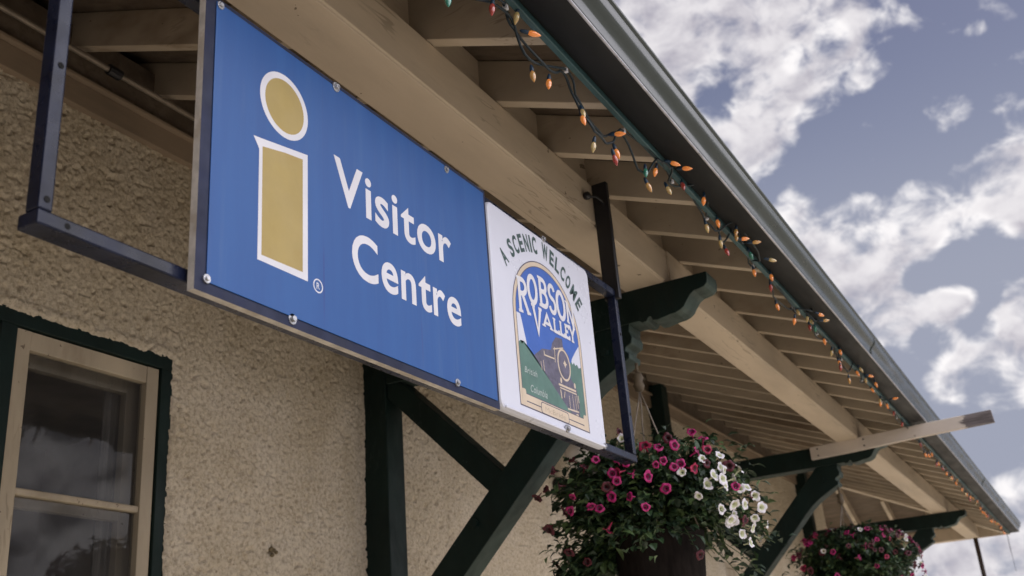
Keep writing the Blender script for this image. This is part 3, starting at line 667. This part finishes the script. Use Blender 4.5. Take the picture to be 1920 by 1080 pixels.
for (x, z, y, big) in ((.5044, .2508, .4291, 1.05), (.4252, .2540, .4283, .8), (.5537, .4582, .4283, 1.1), (.7131, .4552, .4283, .9), (.7112, .2536, .4283, .9), (.4285, .4570, .4283, .8), (.9148, .2520, .4268, 1.1), (.9040, .4560, .4287, 1.0), (1.0080, .2510, .4287, .9)):
    mb = MB(); r_ = .0028*big
    mb.tube([(x, y+.001, z), (x, y-.0008, z)], r_*1.35, 14); mb.tube([(x, y-.0008, z), (x, y-.0026*big, z)], r_*.75, 6)
    mb.build('bolt', M['zinc'], sg, bevel=.0006)

# ------------------------------------------------------------------ string lights
st = thing('string_lights', 'tangled string of small orange, yellow, red and green bulbs along the eave edge', 'string lights', (2.0, .33, .55))
BP = [(0.567, 0.33, 0.505, 'g'), (0.639, 0.33, 0.542, 'r'), (0.684, 0.33, 0.561, 'y'), (0.701, 0.322, 0.551, 'O'), (0.707, 0.33, 0.513, 'a'), (0.739, 0.33, 0.522, 'o'), (0.813, 0.33, 0.528, 'y'), (0.812, 0.33, 0.52, 'o'), (0.887, 0.322, 0.538, 'O'), (0.829, 0.33, 0.498, 'y'), (0.893, 0.33, 0.52, 'o'), (0.885, 0.33, 0.509, 'r'), (0.974, 0.33, 0.533, 'g'), (1.007, 0.33, 0.548, 'o'), (0.979, 0.33, 0.517, 'a'), (1.048, 0.33, 0.542, 'y'), (1.062, 0.322, 0.581, 'O'), (1.108, 0.322, 0.595, 'O'), (1.106, 0.33, 0.572, 'r'), (1.186, 0.33, 0.584, 'o'), (1.182, 0.33, 0.544, 'y'), (1.238, 0.33, 0.572, 'o'), (1.235, 0.33, 0.541, 'y'), (1.259, 0.33, 0.538, 'r'), (1.324, 0.33, 0.591, 'a'), (1.321, 0.33, 0.582, 'a'), (1.337, 0.322, 0.584, 'O'), (1.429, 0.322, 0.614, 'A'), (1.497, 0.322, 0.607, 'Y'), (1.388, 0.33, 0.578, 'g'), (1.389, 0.33, 0.551, 'o'), (1.493, 0.33, 0.578, 'o'), (1.475, 0.33, 0.555, 'r'), (1.498, 0.33, 0.531, 'o'), (1.597, 0.33, 0.536, 'o'), (1.64, 0.33, 0.564, 'y'), (1.702, 0.33, 0.57, 'y'), (1.736, 0.33, 0.575, 'y'), (1.824, 0.322, 0.613, 'O'), (1.849, 0.322, 0.609, 'A'), (1.71, 0.33, 0.557, 'r'), (1.755, 0.33, 0.567, 'g'), (1.819, 0.33, 0.561, 'o'), (1.862, 0.33, 0.55, 'y'), (1.956, 0.33, 0.576, 'o'), (1.925, 0.33, 0.546, 'o'), (1.923, 0.33, 0.537, 'r'), (1.989, 0.33, 0.527, 'a'), (2.103, 0.33, 0.569, 'o'), (2.155, 0.33, 0.589, 'y'), (2.185, 0.33, 0.573, 'y'), (2.211, 0.322, 0.587, 'O'), (2.314, 0.33, 0.593, 'o'), (2.249, 0.33, 0.566, 'o'), (2.318, 0.33, 0.557, 'y'), (2.318, 0.33, 0.55, 'o'), (2.414, 0.33, 0.565, 'o'), (2.529, 0.322, 0.607, 'O'), (2.488, 0.33, 0.563, 'r'), (2.586, 0.33, 0.556, 'r')]
rb = random.Random(11)
x = 2.72
while x < 5.33 and len(BP) < 98:
    BP.append((x, .33, .553+rb.uniform(-.022, .012), rb.choice('ooooyyar' + ('O' if rb.random() < .5 else 'g')))); x += rb.uniform(.045, .09)
fx = []
for x, y, z, c in BP:
    if z > .563: k_ = .561/z; x, y, z = x*k_, min(.337, max(.30, y*k_)), .561
    fx.append((x, y, z, c))
# wire: two loosely twisted runs caught up by clips under the fascia, sagging in between
clips = [.50, .672, .79, .93, 1.075, 1.20, 1.40, 1.62, 1.78, 1.97, 2.15, 2.36, 2.55, 2.8, 3.05, 3.3, 3.55, 3.8, 4.05, 4.3, 4.55, 4.8, 5.05, 5.34]
def wire_at(x, ph):
    for a, b in zip(clips, clips[1:]):
        if a <= x <= b:
            u_ = (x-a)/(b-a); sag = 4*u_*(1-u_)*(.018 if ph == 0 else .026)
            return Vector((x, .3345+.0022*math.sin(x*70+ph), .5655-sag+.0022*math.cos(x*70+ph)))
    return Vector((x, .3345, .5655))
BULBS = []
for x, y, z, c in fx:
    P = Vector((x, y, z)); wv_ = wire_at(x, 0)
    if c.isupper(): dirn = Vector((rb.uniform(.0, .9), rb.uniform(-1, -.5), rb.uniform(-.35, .1)))
    else: dirn = (P-wv_)*12 + Vector((rb.uniform(-.35, .35), rb.uniform(-.35, .35), -1.0))
    dirn.normalize(); BULBS.append((P - dirn*(.017/S), dirn))
mb = MB()
runs = [[], []]
for kx, (P, dirn) in enumerate(BULBS):
    runs[kx % 2].append(Vector(P) - Vector(dirn)*(.040/S))
for kx, x in enumerate(clips): runs[0].append(wire_at(x, 0)); runs[1].append(wire_at(x, math.pi))
for r_ in runs:
    r_.sort(key=lambda p: p.x)
    pts = [r_[0]]
    for p in r_[1:]:
        if p.x-pts[-1].x > .012: pts.append(p)
    out = []
    for a in range(len(pts)-1):
        p0, p1, p2, p3 = pts[max(a-1, 0)], pts[a], pts[a+1], pts[min(a+2, len(pts)-1)]
        for q in range(6):
            u_ = q/6; out.append(.5*((2*p1)+(p2-p0)*u_+(2*p0-5*p1+4*p2-p3)*u_*u_+(3*p1-p0-3*p2+p3)*u_**3) + Vector((0, .0010*math.sin(a*2.1+q), .0012*math.cos(a*1.7+q))))
    out.append(pts[-1]); mb.tube(out, .0013, 6)
for x0_, dx, L_ in ((5.30, .01, .10), (5.34, -.02, .16), (4.9, .03, .03)): mb.tube([(x0_, .336, .56), (x0_+dx*.5, .337, .56-L_*.5), (x0_+dx, .336, .56-L_)], .0008, 5)
mb.build('wire', M['wire'], st, smooth=True)
for x in clips[:-1]:
    mb = MB(); mb.box((x-.0018, .3314, .5640), (x+.0018, .3360, .569)); mb.build('clip', M['vinyl'], st, bevel=.001)
def loc_mesh(name, rings, n, mats, mi):
    vs = []; fs = []; ms = []
    for r_, z in rings:
        for k in range(n): a = 2*math.pi*k/n; vs.append((r_*math.cos(a), r_*math.sin(a), z))
    for i in range(len(rings)-1):
        for k in range(n): fs.append((i*n+k, (i+1)*n+k, (i+1)*n+(k+1) % n, i*n+(k+1) % n)); ms.append(mi(i))
    me = bpy.data.meshes.new(name); me.from_pydata(vs, [], fs)
    for m_ in mats: me.materials.append(m_)
    me.polygons.foreach_set('material_index', ms); me.polygons.foreach_set('use_smooth', [True]*len(fs)); me.update(); return me
br = [(.0001, -.034), (.0014, -.0325), (.0042, -.027), (.0068, -.020), (.0078, -.013), (.0070, -.006), (.0050, -.001), (.0038, .0)]
BM = {k: loc_mesh('bulb', br, 12, [M['bulb_'+k]], lambda i: 0) for k in BUL}
sr = [(.0001, -.001), (.0046, -.001), (.0055, .001), (.0055, .010), (.0040, .017), (.0022, .021), (.0001, .022)]
SM = loc_mesh('socket', sr, 10, [M['socket']], lambda i: 0)
o0 = Vector(st['o0'])
for (x, y, z, c), (top, dirn) in zip(fx, BULBS):
    b = bpy.data.objects.new('bulb', BM[c.lower()]); COL.objects.link(b); b.parent = st
    b['label'] = {'o': 'small orange bulb', 'a': 'small amber bulb', 'y': 'small pale yellow bulb', 'r': 'small red bulb', 'g': 'small green bulb'}[c.lower()]
    b.scale = (1.08, 1.08, 1.08); b.location = W(top)-o0; b.rotation_euler = (-dirn).to_track_quat('Z', 'Y').to_euler()
    s_ = bpy.data.objects.new('socket', SM); COL.objects.link(s_); s_.parent = b

# ------------------------------------------------------------------ flower baskets
def petunia(kind, sd_):
    rv = random.Random(sd_*7+len(kind)); cup = rv.uniform(-.004, .009); tw = [rv.uniform(.75, 1.15) for _ in range(5)]; pz = [rv.uniform(-.006, .006) for _ in range(5)]
    n = 25; vs = []; fs = []; ms = []
    rings = [(.0022, -.040, 0), (.0035, -.022, 0), (.0065, -.006, 0), (.0150, .000, .03), (.0225, -.0005, .055), (.0262, -.003, .075)]
    for i, (r_, z, lob) in enumerate(rings):
        for k in range(n):
            a = 2*math.pi*k/n; q5 = int(round(k/5)) % 5; o_ = (r_/.026)**2; rr = r_*(1+lob*math.cos(5*a))*(1+(tw[q5]-1)*o_); zz = z+cup*o_+pz[q5]*o_+(.0022*math.sin(5*a+1.2)+.0012*math.sin(9*a) if i > 3 else 0)
            vs.append((rr*math.cos(a), rr*math.sin(a), zz))
    for i in range(len(rings)-1):
        for k in range(n): fs.append((i*n+k, i*n+(k+1) % n, (i+1)*n+(k+1) % n, (i+1)*n+k)); ms.append(1 if i in (1, 2) and kind != 'x' else 0)
    me = bpy.data.meshes.new('flower'); me.from_pydata(vs, [], fs); me.materials.append(M['pet_'+kind]); me.materials.append(M['thr_'+kind])
    ms = [1 if m_ and (j//n) == 2 else (1 if j//n < 2 and kind == 'white' else 0) for j, m_ in enumerate(ms)]
    me.polygons.foreach_set('material_index', ms); me.polygons.foreach_set('use_smooth', [True]*len(fs)); me.update(); return me
PM = {k: [petunia(k, i) for i in range(4)] for k in PET}
def leaf(mb, p, dirn, L, w, rg):
    d_ = dirn.normalized(); side = d_.cross(Vector((rg.uniform(-.5, .5), rg.uniform(-.5, .5), 1))).normalized(); up = side.cross(d_)
    fold = w*.35
    a = p; b1 = p+d_*L*.45+side*w+up*fold; b0 = p+d_*L*.45; b2 = p+d_*L*.45-side*w+up*fold; t = p+d_*L-up*L*.25
    b3 = p+d_*L*.78+side*w*.65+up*fold*.4-up*L*.1; b4 = p+d_*L*.78-side*w*.65+up*fold*.4-up*L*.1; b5 = p+d_*L*.78-up*L*.12
    mb.cur = rg.choice((0, 0, 0, 1, 1, 2)) if mb.pal is None else rg.choice(mb.pal)
    mb.add([a, b1, b0, b2, b3, b5, b4, t], [(0, 2, 1), (0, 3, 2), (1, 2, 5, 4), (2, 3, 6, 5), (4, 5, 7), (5, 6, 7)])
def basket(c, hook, flowers, seed, label, nleaf=1700):
    rg = random.Random(seed); t = thing('hanging_basket', label, 'flower basket', (c[0], c[1], c[2]-.20), 'flower baskets hung under the eave')
    o0 = Vector(t['o0'])
    rim = c[2]-.045
    mb = MB(); ph = [rg.uniform(0, 6) for _ in range(8)]
    mb.lathe([(.0001, -.190), (.026, -.186), (.044, -.165), (.0555, -.10), (.061, -.04), (.0635, -.004), (.0645, .0), (.0605, .001), (.058, -.012), (.0001, -.014)], (c[0], c[1], rim), 40, lambda i, k: .022*math.sin(k*.9+ph[i % 8])*math.sin(i*1.3+k*.3) if 1 < i < 9 else 0)
    mb.build('pot', M['pot'], t, smooth=True)
    mb = MB()
    for k in range(3):
        a = 2*math.pi*k/3+.5; p = (c[0]+.061*math.cos(a), c[1]+.061*math.sin(a), rim)
        pts = []
        for i in range(9): u_ = i/8; pts.append((hook[0]+(p[0]-hook[0])*u_+.0012*math.sin(i*2.1), hook[1]+(p[1]-hook[1])*u_, hook[2]-.012+(p[2]-hook[2]+.012)*u_))
        mb.tube(pts, .0011, 5)
    mb.build('hanger_wire', M['conduit'], t, smooth=True)
    mb = MB(); mb.tube([(hook[0], hook[1], hook[2]+.030), (hook[0], hook[1], hook[2]+.016)], .0025, 8)
    mb.lathe([(.0001, -.014), (.006, -.012), (.0085, -.004), (.006, .002), (.0085, .008), (.006, .014), (.0001, .016)], hook, 12); mb.build('hook_pulley', M['hook'], t, smooth=True)
    # foliage volume
    mb = MB(); mb.pal = None; sm_ = MB()
    def surf(th, zf):
        rx = .152*(1+.10*math.sin(3*th+seed)+.06*math.sin(7*th)); return rx
    tips = []
    for i in range(285):       # trailing and mounding stems
        th = rg.uniform(0, 2*math.pi); el = rg.uniform(-.75, 1.0)
        if math.cos(th-R(205)) > .45 and el < -.42: el = rg.uniform(-.42, .9)
        if i >= 230: th = R(rg.uniform(70, 128)); el = rg.uniform(-.9, -.2)     # the side that hangs lowest
        r1 = surf(th, el)*rg.uniform(.75, 1.08)*(1.06 if i >= 230 else 1)
        zt = .088*math.sin(el*1.35) if el > 0 else el*.11
        tip = Vector((c[0]+math.cos(th)*r1*math.cos(max(0, el)*1.2)**.8, c[1]+math.sin(th)*r1*math.cos(max(0, el)*1.2)**.8, c[2]-.005+zt))
        if i >= 230: tip.z -= rg.uniform(.0, .075)
        if math.cos(th-R(125)) > -.1: tip.z -= rg.uniform(0, .085)*max(0, -el+.2); 
        elif el < -.5 and rg.random() < .35: tip.z -= rg.uniform(.0, .05)
        base = Vector((c[0]+math.cos(th)*.045*rg.random(), c[1]+math.sin(th)*.045*rg.random(), rim+.004))
        mid = (base+tip)/2+Vector((0, 0, .035 if el < .4 else .012)); pts = []
        for j in range(8):
            u_ = j/7; pts.append(base*(1-u_)**2+mid*2*u_*(1-u_)+tip*u_*u_)
        sm_.tube(pts, [.0011*(1-.6*j/7) for j in range(8)], 4)
        tips.append((pts, th))
        dark_side = math.cos(th-R(115)) > .3
        for j in range(nleaf//150+17):
            u_ = rg.uniform(.28, 1.0); k_ = min(6, int(u_*7)); p = pts[k_].lerp(pts[k_+1], u_*7-k_)
            p = p+Vector((rg.gauss(0, .008), rg.gauss(0, .008), rg.gauss(0, .007)))
            out = Vector((math.cos(th), math.sin(th), .1))+Vector((rg.uniform(-1.2, 1.2), rg.uniform(-1.2, 1.2), rg.uniform(-1.0, .6)))
            mb.pal = None
            leaf(mb, p, out, rg.uniform(.009, .019), rg.uniform(.0032, .0060), rg)
    mb.build('foliage', [M['leaf0'], M['leaf1'], M['leaf2']], t, label='dense dark green petunia leaves trailing over the pot')
    sm_.build('stems', M['stem'], t)
    n_ = 0
    for kind, pts in flowers:
        for p in pts:
            P = Vector((c[0]+p[0], c[1]+p[1], c[2]+p[2])); nrm = Vector((p[0], p[1], p[2]*1.5+.01)).normalized()
            nrm = (nrm + Vector((rg.gauss(0, .5), rg.gauss(0, .5)-.15, rg.gauss(0, .42)-.05))).normalized()
            kk = kind if not (kind == 'pink' and rg.random() < .15) else 'red'
            f = bpy.data.objects.new('flower', rg.choice(PM[kk])); COL.objects.link(f); f.parent = t
            f.location = W(P)+nrm*.012-o0; f.rotation_mode = 'QUATERNION'
            f.rotation_quaternion = nrm.to_track_quat('Z', 'Y') @ Matrix.Rotation(rg.uniform(0, 6), 3, 'Z').to_quaternion()
            sc = rg.uniform(.58, .92)*(1.02 if kk == 'white' else 1); f.scale = (sc, sc, sc); n_ += 1
            f['label'] = {'pink': 'magenta petunia flower', 'red': 'crimson petunia flower', 'white': 'white petunia flower', 'dark': 'dark burgundy petunia flower'}[kk]
    return t
FLW = {'p': [(-0.146, -0.054, 0.042), (-0.131, -0.086, 0.041), (-0.096, -0.101, 0.061), (-0.097, -0.115, 0.049), (-0.108, -0.121, 0.032), (-0.121, -0.109, 0.03), (-0.159, 0.012, 0.036), (-0.163, -0.021, 0.027), (-0.163, -0.032, 0.023), (-0.154, -0.067, 0.017), (-0.149, -0.075, 0.02), (-0.145, -0.087, 0.011), (-0.14, -0.094, 0.014), (-0.132, -0.106, 0.009), (-0.165, -0.037, 0.009), (-0.168, -0.013, 0.012), (-0.169, -0.018, 0.002), (-0.161, -0.056, 0.002), (-0.15, -0.076, -0.014), (-0.168, -0.01, -0.016), (-0.164, -0.034, -0.019), (-0.154, -0.046, -0.034), (-0.164, 0.011, -0.028), (-0.165, 0.023, -0.021), (-0.163, 0.046, -0.005), (-0.157, 0.053, -0.023), (-0.149, 0.007, -0.05), (-0.167, -0.025, 0.013), (-0.142, -0.069, 0.039), (-0.088, -0.144, -0.015)],
       'w': [(-0.138, -0.02, 0.06), (-0.12, -0.116, 0.02), (-0.101, -0.132, 0.023), (-0.14, -0.096, 0.004), (-0.115, -0.125, -0.003), (-0.103, -0.135, 0.006), (-0.081, -0.149, 0.005), (-0.093, -0.142, -0.006), (-0.103, -0.133, -0.015), (-0.106, -0.133, -0.006), (-0.125, -0.109, -0.024), (-0.07, -0.152, -0.017), (-0.055, -0.157, -0.023), (-0.097, -0.123, -0.04), (-0.085, -0.137, -0.034), (-0.069, -0.145, -0.035), (-0.078, -0.121, -0.055), (-0.073, -0.129, -0.051), (-0.029, -0.139, -0.058), (-0.039, -0.126, -0.066), (0.026, -0.131, -0.065), (0.009, -0.147, -0.052), (-0.037, -0.148, -0.047)],
       'd': [(-0.122, 0.117, 0.01), (-0.14, 0.094, 0.013), (-0.138, 0.081, 0.036), (-0.157, 0.064, 0.011), (-0.148, 0.047, 0.042), (-0.17, -0.004, -0.003), (-0.117, -0.007, 0.076), (-0.118, -0.12, 0.015), (-0.062, -0.153, -0.024), (-0.056, -0.138, -0.051), (-0.123, 0.103, -0.035), (-0.089, 0.068, -0.079), (-0.043, 0.136, -0.069), (-0.102, 0.088, -0.064), (-0.092, -0.142, 0.012), (-0.162, 0.027, 0.026), (-0.123, -0.077, 0.054), (-0.058, -0.075, -0.087), (-0.14, 0.024, 0.058), (-0.155, 0.062, -0.021)]}
basket((1.378, .522, .252), (1.378, .522, .425), [('pink', FLW['p']), ('white', FLW['w'] + [(a+.012, b-.006, c+.012*(-1)**i) for i, (a, b, c) in enumerate(FLW['w']) if i > 3 and i % 3 == 1]), ('dark', FLW['d'])], 4, 'nearer hanging pot of magenta, burgundy and white petunias just right of the sign')
rf = random.Random(77); F2 = {'pink': [], 'white': [], 'dark': []}
for i in range(96):
    th = rf.uniform(R(130), R(300)); el = rf.uniform(-.6, 1.1); rr = .160*math.cos(max(0, el)*.95); p = (rr*math.cos(th), rr*math.sin(th), .085*math.sin(el) if el > 0 else el*.12)
    F2[rf.choice(['pink', 'pink', 'pink', 'white', 'dark', 'dark', 'dark'])].append(p)
basket((2.715, .530, .268), (2.715, .530, .425), list(F2.items()), 9, 'farther blurred hanging basket of magenta and white petunias below the bracket with the plank', 1500)

# ------------------------------------------------------------------ plank, lamp
pk = thing('wooden_plank', 'white painted plank with a bare grey tip jutting past the gutter', 'plank', (2.68, .5745, .54))
mb = MB(); x0, x1 = 2.6755, 2.6893
mb.prism_x([(.5750, .5272), (.5750, .5592), (.331, .5676), (.1374, .5725), (.1353, .5418), (.331, .5365), (.469, .5300)], x0, x1); mb.build('board', M['plank'], pk, bevel=.004)
for (y, z) in ((.556, .552), (.556, .535), (.44, .556), (.44, .540)):
    mb = MB(); mb.tube([(x0+.001, y, z), (x0-.0008, y, z)], .0022, 8); mb.build('nail', M['blackiron'], pk)
lp = thing('wall_lamp', 'small white globe lamp on the stucco behind the near flower basket', 'lamp', (2.06, .99, .50))
mb = MB(); r_ = .045; mb.lathe([(.0001 if abs(i) == 10 else r_*math.cos(i*math.pi/20), r_*math.sin(i*math.pi/20)) for i in range(-10, 11)], (2.06, .925, .505), 24); mb.build('globe', M['globe'], lp, smooth=True)
mb = MB(); mb.tube([(2.06, .996, .44), (2.06, .955, .44), (2.06, .93, .447), (2.06, .925, .462)], .010, 10); mb.lathe([(.0001, 0), (.026, .0), (.030, .008), (.022, .016), (.0001, .017)], (2.06, .925, .455), 16); mb.build('lamp_bracket', M['blackiron'], lp, smooth=True)
mb = MB(); mb.tube([(2.06, .998, .44), (2.06, .989, .44)], .024, 16); mb.build('wall_rose', M['blackiron'], lp, bevel=.002)
for o in C.objects:
    if 'o0' in o: del o['o0']
